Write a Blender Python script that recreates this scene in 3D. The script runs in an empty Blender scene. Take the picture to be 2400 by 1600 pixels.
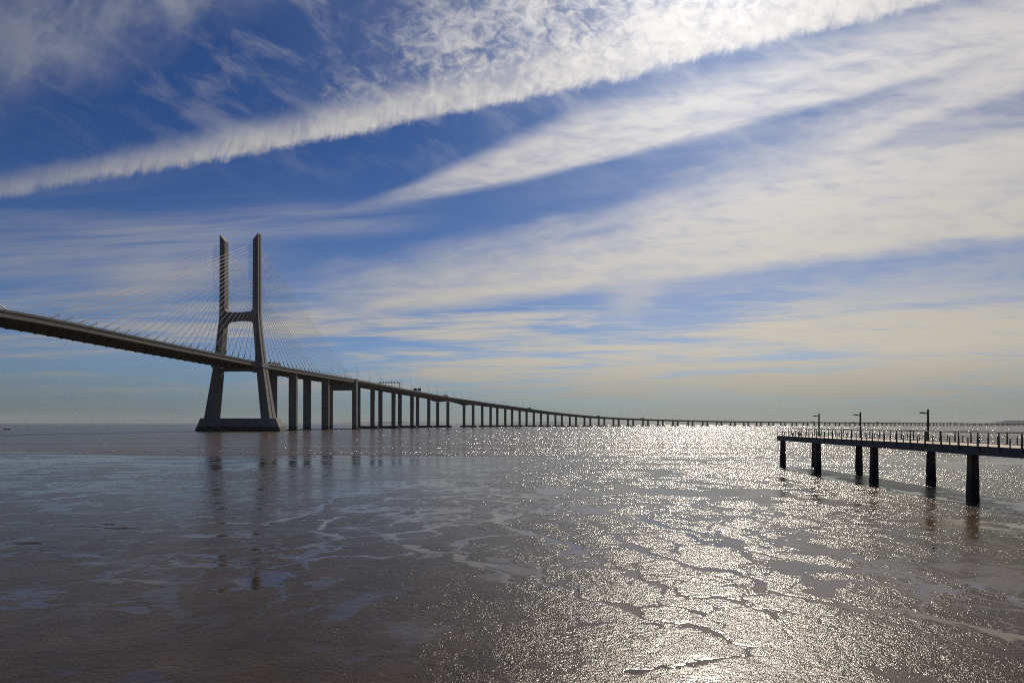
import bpy, bmesh, math, random
import numpy as np
from mathutils import Vector, Matrix
R=math.radians; random.seed(5); PI=math.pi
S=bpy.context.scene; COL=S.collection
F=1600.0; HC=6.1                      # focal length in photo pixels, eye height above the water
SUN_AZ=R(17.0); SUN_EL=R(33.0)
def hor(x): return 992.0+(x-800)*.0018
def gpt(x,y,z=0.0):
    Y=(HC-z)*F/(y-hor(x)); return ((x-1200)/F*Y, Y)

# ------------------------------------------------------------------ node helpers
class NT:
    def __init__(s,tree): s.t=tree; s.n=tree.nodes; s.l=tree.links
    def node(s,ty,**k):
        n=s.n.new(ty)
        for a,b in k.items(): setattr(n,a,b)
        return n
    def put(s,sock,v):
        if isinstance(v,V): s.l.new(v.s,sock)
        elif isinstance(v,bpy.types.NodeSocket): s.l.new(v,sock)
        else: sock.default_value=v
    def m(s,op,*a,clamp=False):
        n=s.n.new('ShaderNodeMath'); n.operation=op; n.use_clamp=clamp
        for i,x in enumerate(a): s.put(n.inputs[i],x)
        return V(s,n.outputs[0])
    def vec(s,x,y,z=0.0):
        n=s.n.new('ShaderNodeCombineXYZ')
        for i,q in enumerate((x,y,z)): s.put(n.inputs[i],q)
        return n.outputs[0]
    def noise(s,v,scale=1.0,detail=4.0,rough=.5,dist=0.0,lac=2.0,ty='FBM'):
        n=s.n.new('ShaderNodeTexNoise'); n.noise_type=ty; n.normalize=True
        s.put(n.inputs['Vector'],v); n.inputs['Scale'].default_value=scale; n.inputs['Detail'].default_value=detail
        n.inputs['Roughness'].default_value=rough; n.inputs['Distortion'].default_value=dist; n.inputs['Lacunarity'].default_value=lac
        return V(s,n.outputs[0])
    def ss(s,x,a,b,lo=0.0,hi=1.0):
        n=s.n.new('ShaderNodeMapRange'); n.interpolation_type='SMOOTHSTEP'
        s.put(n.inputs['Value'],x)
        if not isinstance(a,V) and not isinstance(b,V) and a>b: a,b,lo,hi=b,a,hi,lo
        s.put(n.inputs['From Min'],a); s.put(n.inputs['From Max'],b)
        s.put(n.inputs['To Min'],lo); s.put(n.inputs['To Max'],hi)
        return V(s,n.outputs[0])
    def mix(s,f,a,b):
        n=s.n.new('ShaderNodeMix'); n.data_type='RGBA'
        s.put(n.inputs[0],f)
        for i,q in ((6,a),(7,b)):
            if isinstance(q,tuple): q=tuple(q)+(1.0,) if len(q)==3 else q
            s.put(n.inputs[i],q)
        return n.outputs[2]
    def vm(s,op,a,b):
        n=s.n.new('ShaderNodeVectorMath'); n.operation=op
        s.put(n.inputs[0],a)
        if op=='SCALE': s.put(n.inputs['Scale'],b)
        else: s.put(n.inputs[1],b)
        return n.outputs['Value'] if op in('DOT_PRODUCT','LENGTH') else n.outputs[0]
class V:
    def __init__(s,nt,sock): s.nt=nt; s.s=sock
    def __add__(s,o): return s.nt.m('ADD',s,o)
    __radd__=__add__
    def __sub__(s,o): return s.nt.m('SUBTRACT',s,o)
    def __rsub__(s,o): return s.nt.m('SUBTRACT',o,s)
    def __mul__(s,o): return s.nt.m('MULTIPLY',s,o)
    __rmul__=__mul__
    def __truediv__(s,o): return s.nt.m('DIVIDE',s,o)
    def __rtruediv__(s,o): return s.nt.m('DIVIDE',o,s)
    def max(s,o): return s.nt.m('MAXIMUM',s,o)
    def min(s,o): return s.nt.m('MINIMUM',s,o)
    def pow(s,o): return s.nt.m('POWER',s,o)
    def clamp(s): return s.nt.m('ADD',s,0.0,clamp=True)
def new_mat(name):
    m=bpy.data.materials.new(name); m.use_nodes=True
    nt=NT(m.node_tree); b=m.node_tree.nodes['Principled BSDF']
    return m,nt,b
def objco(nt): return nt.node('ShaderNodeTexCoord').outputs['Object']
def sep(nt,v):
    n=nt.node('ShaderNodeSeparateXYZ'); nt.put(n.inputs[0],v); return [V(nt,n.outputs[i]) for i in range(3)]
def pos(nt): return nt.node('ShaderNodeNewGeometry').outputs['Position']

# ------------------------------------------------------------------ materials
def concrete(name,c,var=.25,scale=.35,rough=.85,tide=None,bump=.15,streak=True):
    m,nt,b=new_mat(name); p=pos(nt); x,y,z=sep(nt,p)
    n1=nt.noise(p,scale,6,.6); 
    n2=nt.noise(nt.vec(x*1.0,y*1.0,z*.06),1.3,4,.6)
    f=(n1*.6+(n2*.4 if streak else n1*.4))
    f=nt.ss(f,.3,.7,1-var,1+var)
    col=nt.vm('SCALE',tuple(c),f)
    if streak:                                   # formwork lifts every four metres
        fr=nt.m('FRACT',z/4.0); ln=nt.ss(nt.m('ABSOLUTE',fr-.5),.485,.5,1.0,.8)
        col=nt.vm('SCALE',col,ln)
    if tide is not None:
        t=nt.ss(z+(n1-.5)*1.2,tide-.35,tide+.35)
        col=nt.mix(t,(.008,.008,.0075),col)
    nt.put(b.inputs['Base Color'],col); b.inputs['Roughness'].default_value=rough
    bp=nt.node('ShaderNodeBump'); bp.inputs['Strength'].default_value=bump; bp.inputs['Distance'].default_value=.05
    nt.put(bp.inputs['Height'],nt.noise(p,3.0,5,.6)); nt.put(b.inputs['Normal'],bp.outputs[0])
    return m
def plain(name,c,rough=.5,metal=0.0,var=.2,scale=3.0):
    m,nt,b=new_mat(name); p=pos(nt); f=nt.ss(nt.noise(p,scale,4,.6),.3,.7,1-var,1+var)
    nt.put(b.inputs['Base Color'],nt.vm('SCALE',tuple(c),f)); b.inputs['Roughness'].default_value=rough
    b.inputs['Metallic'].default_value=metal
    return m
M=dict(
 conc=concrete('concrete',(.155,.149,.139),tide=3.7),
 deckc=concrete('deck_concrete',(.12,.113,.10)),
 foot=concrete('footing_concrete',(.10,.096,.09),tide=1.8),
 cable=plain('cable_sheath',(.55,.49,.4),.5),
 tube=plain('dark_tube',(.05,.05,.055),.5),
 steel=plain('galvanised_steel',(.3,.31,.33),.45,.3),
 platf=plain('grey_panel',(.2,.22,.26),.6),
 asphalt=plain('asphalt',(.05,.05,.05),.9),
 white=plain('white_paint',(.75,.74,.72),.45),
 grey=plain('grey_paint',(.3,.31,.32),.5),
 dark=plain('dark_paint',(.03,.03,.035),.5),
 rubber=plain('tyre_rubber',(.02,.02,.02),.85),
 sign=plain('sign_blue',(.03,.05,.12),.5),
 hull=plain('boat_hull',(.03,.03,.035),.5),
 lamp=plain('lamp_paint',(.028,.03,.03),.5),
 steelb=plain('pier_beam_steel',(.045,.05,.065),.55,var=.35,scale=1.2),
 wood=plain('weathered_planks',(.4,.33,.25),.8,var=.25,scale=6),
  railg=plain('rail_grey',(.17,.165,.155),.75),
 rail=plain('rail_steel',(.045,.04,.036),.5),
 feather=plain('bird_feather',(.05,.045,.04),.8),
 shore=plain('shore_land',(.07,.085,.06),.9,scale=.01,var=.4),
)
def pile_mat():
    m,nt,b=new_mat('pile_concrete'); p=pos(nt); x,y,z=sep(nt,p)
    n=nt.noise(nt.vec(x*3,y*3,z*.8),1.5,5,.65); n2=nt.noise(p,6,4,.6)
    col=nt.mix(nt.ss(n,.45,.62),(.10,.085,.07),(.13,.06,.03))
    col=nt.mix(nt.ss(z+(n2-.5)*.9,1.5,2.6),(.02,.019,.016),col)
    nt.put(b.inputs['Base Color'],col); b.inputs['Roughness'].default_value=.75
    bp=nt.node('ShaderNodeBump'); bp.inputs['Strength'].default_value=.6; bp.inputs['Distance'].default_value=.04
    nt.put(bp.inputs['Height'],n2); nt.put(b.inputs['Normal'],bp.outputs[0])
    return m
M['pile']=pile_mat()

# ------------------------------------------------------------------ mesh helpers
class MB:
    def __init__(s): s.v=[]; s.f=[]
    def poly(s,vs,fs):
        o=len(s.v); s.v+= [tuple(q) for q in vs]; s.f+=[tuple(o+i for i in f) for f in fs]
    def hexa(s,b,t):     # bottom quad, top quad (ccw seen from above)
        s.poly(list(b)+list(t),[(3,2,1,0),(4,5,6,7),(0,1,5,4),(1,2,6,5),(2,3,7,6),(3,0,4,7)])
    def box(s,x0,x1,y0,y1,z0,z1,mat=None):
        b=[(x0,y0,z0),(x1,y0,z0),(x1,y1,z0),(x0,y1,z0)]; t=[(q[0],q[1],z1) for q in b]
        if mat is not None: b=[mat@Vector(q) for q in b]; t=[mat@Vector(q) for q in t]
        s.hexa(b,t)
    def tube(s,p0,p1,r0,r1=None,n=6):
        r1=r0 if r1 is None else r1; p0=Vector(p0); p1=Vector(p1); d=(p1-p0).normalized()
        a=d.orthogonal().normalized(); c=d.cross(a)
        vs=[];
        for p,r in((p0,r0),(p1,r1)):
            for i in range(n):
                w=2*PI*i/n; vs.append(p+(a*math.cos(w)+c*math.sin(w))*r)
        fs=[(i,(i+1)%n,n+(i+1)%n,n+i) for i in range(n)]+[tuple(range(n-1,-1,-1)),tuple(range(n,2*n))]
        s.poly(vs,fs)
    def prism(s,pts,fr,to):   # closed outline pts (2d) -> fr(p)/to(p) give 3d
        n=len(pts); vs=[fr(p) for p in pts]+[to(p) for p in pts]
        s.poly(vs,[(i,(i+1)%n,n+(i+1)%n,n+i) for i in range(n)]+[tuple(range(n-1,-1,-1)),tuple(range(n,2*n))])
    def build(s,name,mat,parent=None,bevel=0,smooth=False):
        me=bpy.data.meshes.new(name); me.from_pydata([tuple(q) for q in s.v],[],s.f); me.materials.append(mat)
        bm=bmesh.new(); bm.from_mesh(me); bmesh.ops.recalc_face_normals(bm,faces=bm.faces)
        if smooth:
            for f in bm.faces: f.smooth=True
        bm.to_mesh(me); bm.free()
        o=bpy.data.objects.new(name,me); COL.objects.link(o); o.parent=parent
        if bevel:
            md=o.modifiers.new('bevel','BEVEL'); md.width=bevel; md.segments=2; md.limit_method='ANGLE'
        return o
def tag(o,label=None,cat=None,group=None,kind=None):
    if label: o['label']=label
    if cat: o['category']=cat
    if group: o['group']=group
    if kind: o['kind']=kind
    return o
def empty(name,loc=(0,0,0),rz=0,label=None,cat=None,group=None):
    o=bpy.data.objects.new(name,None); COL.objects.link(o); o.location=loc; o.rotation_euler=(0,0,rz)
    return tag(o,label,cat,group)
def copy_tree(o,parent=None):
    c=o.copy(); COL.objects.link(c); c.parent=parent
    for ch in list(o.children): copy_tree(ch,c)
    return c
ORD=['first','second','third','fourth','fifth','sixth','seventh','eighth','ninth','tenth','eleventh','twelfth','thirteenth','fourteenth','fifteenth','sixteenth','seventeenth','eighteenth','nineteenth']
TEN={2:'twent',3:'thirt',4:'fort',5:'fift'}
def ordinal(i):   # 1-based
    if i<20: return ORD[i-1]
    t,u=divmod(i,10)
    return TEN[t]+'ieth' if u==0 else TEN[t]+'y '+ORD[u-1]

# ------------------------------------------------------------------ bridge frame
A=(.1446,.9895)                       # along the bridge, away from the eye
T=(.9895,-.1446)                      # across it, to the right
C0=(-209.3,525.7)                     # centre of the pylon
def W(t,s,z): return Vector((C0[0]+T[0]*t+A[0]*s, C0[1]+T[1]*t+A[1]*s, z))
CT=2.1; HW=15.5                       # deck centre and half width in that frame
def zdeck(s): return float(np.interp(s,[-640,-430,-301,-240,-210,-180,-119,0,60,130,195],[49,52.4,54.7,56.0,56.3,56.0,54.7,52.5,52.3,52.2,52.3]))
bridge=empty('cable_stayed_bridge',W(0,0,0),0,'huge concrete cable-stayed bridge whose H-shaped tower stands in the river at left','bridge')
BI=Matrix.Translation(-Vector(bridge.location))
def bbuild(mb,name,mat,parent,bevel=0,org=None):
    """parts of the bridge are made in world space, then moved into their parent's frame"""
    org=Vector(org) if org is not None else Vector(bridge.location)
    mb.v=[tuple(Vector(q)-org) for q in mb.v]
    return mb.build(name,mat,parent,bevel)

# deck ---------------------------------------------------------------
def sweep(mb,section,stations,frame,close=True):
    """section(s)->[(t,dz)], frame(s)->(origin,across)"""
    rings=[]
    for s in stations:
        o,ac=frame(s); rings.append([(o[0]+ac[0]*t,o[1]+ac[1]*t,o[2]+dz) for t,dz in section(s)])
    n=len(rings[0]); vs=[p for r in rings for p in r]; fs=[]
    for k in range(len(rings)-1):
        for i in range(n): fs.append((k*n+i,k*n+(i+1)%n,(k+1)*n+(i+1)%n,(k+1)*n+i))
    fs.append(tuple(range(n-1,-1,-1))); fs.append(tuple(range((len(rings)-1)*n,len(rings)*n)))
    mb.poly(vs,fs)
SP=8.37; st_main=[-634+SP*i for i in range(100) if -634+SP*i<192]+[192.3]
def fr_main(s): p=W(CT,s,zdeck(s)); return (p,T)
mb=MB()
sec=[(HW-.15,-1.05),(HW-.1,-3.5),(HW-1.9,-3.5),(HW-2.1,-2.0),(-HW+2.1,-2.0),(-HW+1.9,-3.5),(-HW+.1,-3.5),(-HW+.15,-1.05)]
sweep(mb,lambda s:sec,st_main,fr_main)
deck=bbuild(mb,'deck',M['deckc'],bridge)
for s in np.arange(-210.2-25*SP,188,SP):
    mb=MB()
    z=zdeck(s); b=[];t=[]
    for (tt,zz) in ((-HW+2.2,z-3.95),(HW-2.2,z-3.95)): pass
    o=[W(CT-HW+1.0,s-.22,z-4.05),W(CT+HW-1.0,s-.22,z-4.05),W(CT+HW-1.0,s+.22,z-4.05),W(CT-HW+1.0,s+.22,z-4.05)]
    mb.hexa(o,[q+Vector((0,0,2.0)) for q in o])
    bbuild(mb,'cross_beam',M['deckc'],deck)
for sg in(-1,1):
    mb=MB(); t0,t1=sorted((sg*(HW+.06),sg*(HW-.28)))
    sweep(mb,lambda s:[(t0,-2.1 if sg>0 or True else 0),(t1,-1.05),(t1,0),(t0,0)],st_main,fr_main)
    bbuild(mb,'parapet',M['deckc'],deck)
for sg in(-1,1):
    mb=MB(); pr=None
    for s in np.arange(-320,192,2.79):
        p=W(CT+sg*(HW-.1),s,zdeck(s)-.05)
        mb.box(-.05,.05,-.05,.05,0,1.0,Matrix.Translation(p))
        if pr is not None:
            for h in(.95,.5): mb.tube(pr+Vector((0,0,h)),p+Vector((0,0,h)),.04,n=4)
        pr=p
    bbuild(mb,'railing',M['steel'],deck)
mb=MB(); sweep(mb,lambda s:[(-HW+.4,-1.04),(HW-.4,-1.04),(HW-.4,-1.0),(-HW+.4,-1.0)],st_main,fr_main)
bbuild(mb,'carriageway',M['asphalt'],deck)

# pylons ---------------------------------------------------------------
def lin(z,tab): return float(np.interp(z,[a for a,b in tab],[b for a,b in tab]))
OUT=[(8,27.2),(30,23.6),(51,20.2),(75,17.3),(86,16.15),(92,15.8),(152,15.7)]
FW=[(8,7.2),(51,5.4),(75,4.7),(90,4.3),(152,4.1)]
DP=[(8,10.6),(51,7.0),(75,6.2),(92,5.6),(152,5.2)]
def make_pylon(s0):
    mb=MB(); g=.5
    zs=[8,20,30,40,51,60,68,75,82,86,89,92,96,110,130,146.3]
    for sg in(-1,1):
        def ring(z,ztop=None):
            o=lin(z,OUT); w=lin(z,FW); d=lin(z,DP)/2; i=o-w; k=.45
            # outer face carries a recessed groove
            return [(i,-d),(o-k*.0,-d),(o,-d*.98),(o,-.55),(o-g,-.45),(o-g,.45),(o,.55),(o,d*.98),(o-k*.0,d),(i,d)]
        n=10; vs=[]
        for z in zs:
            for t,q in ring(z):
                zz=z
                if z==zs[-1]: zz=z+ (t-(lin(z,OUT)-lin(z,FW)))/lin(z,FW)*5.0
                vs.append(W(sg*t,s0+q,zz))
        fs=[]
        for k in range(len(zs)-1):
            for i in range(n): fs.append((k*n+i,k*n+(i+1)%n,(k+1)*n+(i+1)%n,(k+1)*n+i))
        fs+= [tuple(range(n-1,-1,-1)),tuple(range((len(zs)-1)*n,len(zs)*n))]
        mb.poly(vs,fs)
    # crossbeam with curved haunches
    pts=[];N=24
    def topz(t):
        a=abs(t); return 91.2+ .9*(a/11.6)**2 + 3.2*max(0,(a-9.6)/2.3)**2.5
    def botz(t):
        a=abs(t); return 85.0-1.6*(a/12.)**2-5.0*max(0,(a-9.8)/3.0)**2.2
    ts=np.linspace(-12.3,12.3,49)
    for j in range(48):
        a,b=ts[j],ts[j+1]
        mb.hexa([W(a,s0-2.3,botz(a)),W(b,s0-2.3,botz(b)),W(b,s0+2.3,botz(b)),W(a,s0+2.3,botz(a))],
                [W(a,s0-2.3,topz(a)),W(b,s0-2.3,topz(b)),W(b,s0+2.3,topz(b)),W(a,s0+2.3,topz(a))])
    me_o=bbuild(mb,'pylon',M['conc'],bridge)
    # drop the inner faces shared by neighbouring slices
    me=me_o.data; bm=bmesh.new(); bm.from_mesh(me); bmesh.ops.remove_doubles(bm,verts=bm.verts,dist=.001)
    seen={}
    for f in bm.faces:
        c=f.calc_center_median(); k=(round(c.x,2),round(c.y,2),round(c.z,2)); seen.setdefault(k,[]).append(f)
    bmesh.ops.delete(bm,geom=[f for l in seen.values() if len(l)>1 for f in l],context='FACES')
    bmesh.ops.recalc_face_normals(bm,faces=bm.faces); bm.to_mesh(me); bm.free()
    # pedestal standing in the river
    mb=MB()
    def oct_(L,w,c): return [(-L+c,-w),(L-c,-w),(L,-w+c*.9),(L,w-c*.9),(L-c,w),(-L+c,w),(-L,w-c*.9),(-L,-w+c*.9)]
    b=oct_(35.5,9.0,5.0); t=oct_(31.0,7.2,3.6)
    mb.poly([W(q[0],s0+q[1],-.5) for q in b]+[W(q[0],s0+q[1],9.9) for q in t],[(i,(i+1)%8,8+(i+1)%8,8+i) for i in range(8)]+[tuple(range(7,-1,-1)),tuple(range(8,16))])
    # small rail on top
    bbuild(mb,'pedestal',M['conc'],me_o,.25)
    zt=zdeck(s0)
    for sg in(-1,1):   # service platform round each leg at deck level
        mb=MB()
        x0,x1=sorted((sg*14.6,sg*21.0))
        d=5.2
        for (a,b_,c,e) in ((x0,x1,-d,-d+.25),(x0,x1,d-.25,d)):
            mb.hexa([W(a,s0+c,zt-3.6),W(b_,s0+c,zt-3.6),W(b_,s0+e,zt-3.6),W(a,s0+e,zt-3.6)],[W(a,s0+c,zt-.3),W(b_,s0+c,zt-.3),W(b_,s0+e,zt-.3),W(a,s0+e,zt-.3)])
        xo=sg*21.0; a,b_=sorted((xo,xo-sg*.25))
        mb.hexa([W(a,s0-d+.25,zt-3.6),W(b_,s0-d+.25,zt-3.6),W(b_,s0+d-.25,zt-3.6),W(a,s0+d-.25,zt-3.6)],[W(a,s0-d+.25,zt-.3),W(b_,s0-d+.25,zt-.3),W(b_,s0+d-.25,zt-.3),W(a,s0+d-.25,zt-.3)])
        a,b_=sorted((sg*14.7,sg*20.7))
        mb.hexa([W(a,s0-d+.3,zt-4.0),W(b_,s0-d+.3,zt-4.0),W(b_,s0+d-.3,zt-4.0),W(a,s0+d-.3,zt-4.0)],[W(a,s0-d+.3,zt-3.62),W(b_,s0-d+.3,zt-3.62),W(b_,s0+d-.3,zt-3.62),W(a,s0+d-.3,zt-3.62)])
        bbuild(mb,'service_platform',M['platf'],me_o)
    mb=MB(); z0=zt-6.4
    mb.hexa([W(-19.0,s0-2.4,z0),W(19.0,s0-2.4,z0),W(19.0,s0+2.4,z0),W(-19.0,s0+2.4,z0)],[W(-19.0,s0-2.4,z0+2.3),W(19.0,s0-2.4,z0+2.3),W(19.0,s0+2.4,z0+2.3),W(-19.0,s0+2.4,z0+2.3)])
    bbuild(mb,'lower_crossbeam',M['conc'],me_o)
    return me_o
make_pylon(0); make_pylon(-420.5)

# cables ---------------------------------------------------------------
def cable(s0,sg,dirn,k):
    # k=0 is the lowest, nearest the pylon
    sa=s0+dirn*(8.5+SP*k*(1.0 if dirn<0 else .93)+ (0 if dirn<0 else 0))
    if s0<-100: sa=s0+8.5+SP*k
    zt=97.5+2.02*k
    top=W(sg*(lin(zt,OUT)-2.1),s0+dirn*(lin(zt,DP)/2-.4),zt)
    bot=W(CT+sg*(HW-.5),sa,zdeck(sa)-1.2)
    mb=MB(); mid=(bot+top)*.5; L=(top-bot).length; sag=L*.004
    pts=[bot.lerp(top,i/6)+Vector((0,0,-sag*4*(i/6)*(1-i/6))) for i in range(7)]
    for a,b in zip(pts,pts[1:]): mb.tube(a,b,.125,n=6)
    c=bbuild(mb,'stay_cable',M['cable'],bridge)
    mb=MB(); d=(top-bot).normalized(); mb.tube(bot,bot+d*(4.5+L*.022),.26,n=8)
    bbuild(mb,'anchor_tube',M['tube'],c)
for sg in(-1,1):
    for k in range(24):
        cable(0,sg,-1,k); cable(0,sg,1,k)
    for k in(23,22): cable(-420.5,sg,1,k)

# piers of the side span ------------------------------------------------
def col_box(mb,t,s,w,d,z0,z1,fr):
    def P(a,b,z):
        o,ac,al=fr(s); return Vector((o[0]+ac[0]*(t+a)+al[0]*b,o[1]+ac[1]*(t+a)+al[1]*b,z))
    w/=2; d/=2; c=.35
    q=[(-w+c,-d),(w-c,-d),(w,-d+c),(w,d-c),(w-c,d),(-w+c,d),(-w,d-c),(-w,-d+c)]
    mb.poly([P(a,b,z0) for a,b in q]+[P(a,b,z1) for a,b in q],[(i,(i+1)%8,8+(i+1)%8,8+i) for i in range(8)]+[tuple(range(7,-1,-1)),tuple(range(8,16))])
def frm(s): return (W(0,s,0),T,A)
for s,tn,tf,w,d in((60.9,13.4,-5.2,6.8,3.8),(129.5,12.6,-6.0,6.9,3.6)):
    mb=MB(); cx=(tn+tf)/2; L=(tn-tf)/2+6
    o=[W(cx-L,s-4.0,-.5),W(cx+L,s-4.0,-.5),W(cx+L,s+4.0,-.5),W(cx-L,s+4.0,-.5)]
    mb.hexa(o,[q+Vector((0,0,1.2)) for q in o])
    pr=bbuild(mb,'pier',M['foot'],bridge,.1)
    for t in(tn,tf):
        mb=MB(); col_box(mb,t,s,w,d,.72,zdeck(s)-3.4,frm)
        bbuild(mb,'column',M['conc'],pr)
s=196.4; mb=MB()
o=[W(-18,s-5.0,-.5),W(22,s-5.0,-.5),W(22,s+5.0,-.5),W(-18,s+5.0,-.5)]
mb.hexa(o,[q+Vector((0,0,1.3)) for q in o]); pr=bbuild(mb,'pier',M['foot'],bridge,.1)
mb=MB(); col_box(mb,15.9,s,4.6,5.6,.82,zdeck(192)+.5,frm); bbuild(mb,'column',M['conc'],pr)
mb=MB(); col_box(mb,-11.6,s,4.6,5.6,.82,zdeck(192)+.5,frm); bbuild(mb,'column',M['conc'],pr)
mb=MB(); o=[W(-9.28,s-2.6,40.9),W(13.58,s-2.6,40.9),W(13.58,s+2.6,40.9),W(-9.28,s+2.6,40.9)]
mb.hexa(o,[q+Vector((0,0,7.0)) for q in o]); bbuild(mb,'crossbeam',M['conc'],pr)

# ------------------------------------------------------------------ viaduct
kn=[0,300,600,900,1300,1800,2400,3200,4600,6200]
hd=[.1232,.2009,.3644,.4621,.7091,.9044,.93,.9365,.9409,.9409]
ds=4.0; ps=np.arange(0,5600,ds); ph=np.interp(ps,kn,hd)
X0=-198.2+.1446*195.5; Y0=524+.9895*195.5
px_=X0+np.concatenate([[0],np.cumsum(np.sin(ph[:-1])*ds)]); py_=Y0+np.concatenate([[0],np.cumsum(np.cos(ph[:-1])*ds)])
OFF=8.8
cx_=px_-OFF*np.cos(ph); cy_=py_+OFF*np.sin(ph)       # centre line
def zvia(s): return float(np.interp(s,[0,60,100,285,500,700,936,1172,1360,1526,1765,2000,2390,4060,9000],[52.3,52.4,52.1,49.9,46.4,41.4,33.2,25.8,21.9,19.6,17.1,16.0,15.0,13.7,13.7]))
def vf(s):
    return (float(np.interp(s,ps,cx_)),float(np.interp(s,ps,cy_)),float(np.interp(s,ps,ph)))
def fr_v(s):
    x,y,h=vf(s); return ((x,y,zvia(s)),(math.cos(h),-math.sin(h)))
def fr_v3(s):
    x,y,h=vf(s); return ((x,y,0),(math.cos(h),-math.sin(h)),(math.sin(h),math.cos(h)))
obs=[873.5,922.5,965.7,1005,1049.7,1109,1150,1184.3,1218,1251.2,1284,1317,1350,1383.6,1416.5,1450.3,1484,1518.8,1553.5,1588.4,1623.5,1657.6,1690.8,1722.7,1753.7,1783.5,1812,1840,1866.7,1893]
uu=1200+1600*px_/py_
pier_s=[float(np.interp(o,uu,ps)) for o in obs]
x=1893
while x<2420:
    x+=float(np.interp(x+10,[1893,1960,2106,2145,2180,2230,2260,2330,2375],[26,24,19.3,18.4,16.8,15.9,14.8,13.4,12.4])); pier_s.append(float(np.interp(x,uu,ps)))
for k in range(3): pier_s.append(pier_s[-1]+78)
sa,sb=pier_s[4],pier_s[5]
def vdepth(s):
    d=4.3
    for c in(sa,sb): d+=3.4*max(0,1-abs(s-c)/52)**1.6
    return d
viaduct=empty('viaduct',(float(cx_[0]),float(cy_[0]),0),0,'long curving concrete viaduct on paired columns running across the river to the right edge','viaduct')
VO=Vector(viaduct.location)
stv=sorted(set([0.0]+[float(a) for a in np.arange(0,900,13)]+[float(a) for a in np.arange(900,5500,40)]))
def vsec(s):
    d=vdepth(s)
    return [(15,-1.02),(15,-1.7),(11.9,-2.4),(11.2,-d),(6.0,-d),(5.2,-2.3),(-5.2,-2.3),(-6.0,-d),(-11.2,-d),(-11.9,-2.4),(-15,-1.7),(-15,-1.02)]
mb=MB(); sweep(mb,vsec,stv,fr_v); vdeck=bbuild(mb,'deck',M['deckc'],viaduct,org=VO)
for sg in(-1,1):
    mb=MB(); t0,t1=sorted((sg*15.25,sg*14.9))
    sweep(mb,lambda s:[(t0,-1.9 if t0<0 else -1.02),(t1,-1.02 if t0<0 else -1.9),(t1,0),(t0,0)],stv,fr_v)
    bbuild(mb,'parapet',M['deckc'],vdeck,org=VO)
mb=MB(); sweep(mb,lambda s:[(-14.7,-1.01),(14.7,-1.01),(14.7,-.97),(-14.7,-.97)],stv,fr_v); bbuild(mb,'carriageway',M['asphalt'],vdeck,org=VO)
for i,s in enumerate(pier_s):
    o,ac,al=fr_v3(s)
    def P(a,b,z): return Vector((o[0]+ac[0]*a+al[0]*b,o[1]+ac[1]*a+al[1]*b,z))
    zt=3.3 if i<12 else 2.9
    mb=MB(); L=14.2; w=3.0; e=4.2; k=5.2
    q=[(-L,-e),(-L+k+3,-e),(-L+k+5,-w),(L-k-5,-w),(L-k-3,-e),(L,-e),(L+.8,0),(L,e),(L-k-3,e),(L-k-5,w),(-L+k+5,w),(-L+k+3,e),(-L,e),(-L-.8,0)]
    n=len(q); mb.poly([P(a,b,-.5) for a,b in q]+[P(a,b,zt) for a,b in q],[(j,(j+1)%n,n+(j+1)%n,n+j) for j in range(n)]+[tuple(range(n-1,-1,-1)),tuple(range(n,2*n))])
    pr=bbuild(mb,'pier',M['foot'],viaduct,0,org=VO)
    for t in(8.7,-8.7):
        mb=MB(); wd=4.8 if i<3 else 4.4
        col_box(mb,t,s,wd,3.4,zt-.05,zvia(s)-vdepth(s)+.02,fr_v3)
        bbuild(mb,'column',M['conc'],pr,org=VO)

# masts on the viaduct ---------------------------------------------------
def make_mast():
    r=empty('street_lamp')
    mb=MB(); mb.tube((0,0,0),(0,-1.9,13.2),.15,.08,8); mb.build('pole',M['grey'],r,smooth=True)
    mb=MB(); mb.box(-.28,.28,-1.1,.9,-.1,.12,Matrix.Translation((0,-2.4,13.25))@Matrix.Rotation(.1,4,'X')); mb.build('lamp_head',M['steel'],r)
    return r
proto=make_mast(); used=False
for side in(1,-1):
    for k in range(46):
        s=4+39.3*k; x,y,h=vf(s)
        t=15.05*side; X=x+math.cos(h)*t; Y=y-math.sin(h)*t
        if not used: r=proto; used=True
        else: r=copy_tree(proto)
        r.location=(X,Y,zvia(s)-.95)
        # local +y points outward from the deck centre
        r.rotation_euler=(0,0,-h-PI/2 if side>0 else -h+PI/2)
        tag(r,('thin leaning lamp mast on near viaduct edge, %s from the cables' if side>0 else 'thin leaning lamp mast on far viaduct edge, %s from the cables')%ordinal(k+1),'street lamp','lamp masts along the viaduct')

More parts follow.
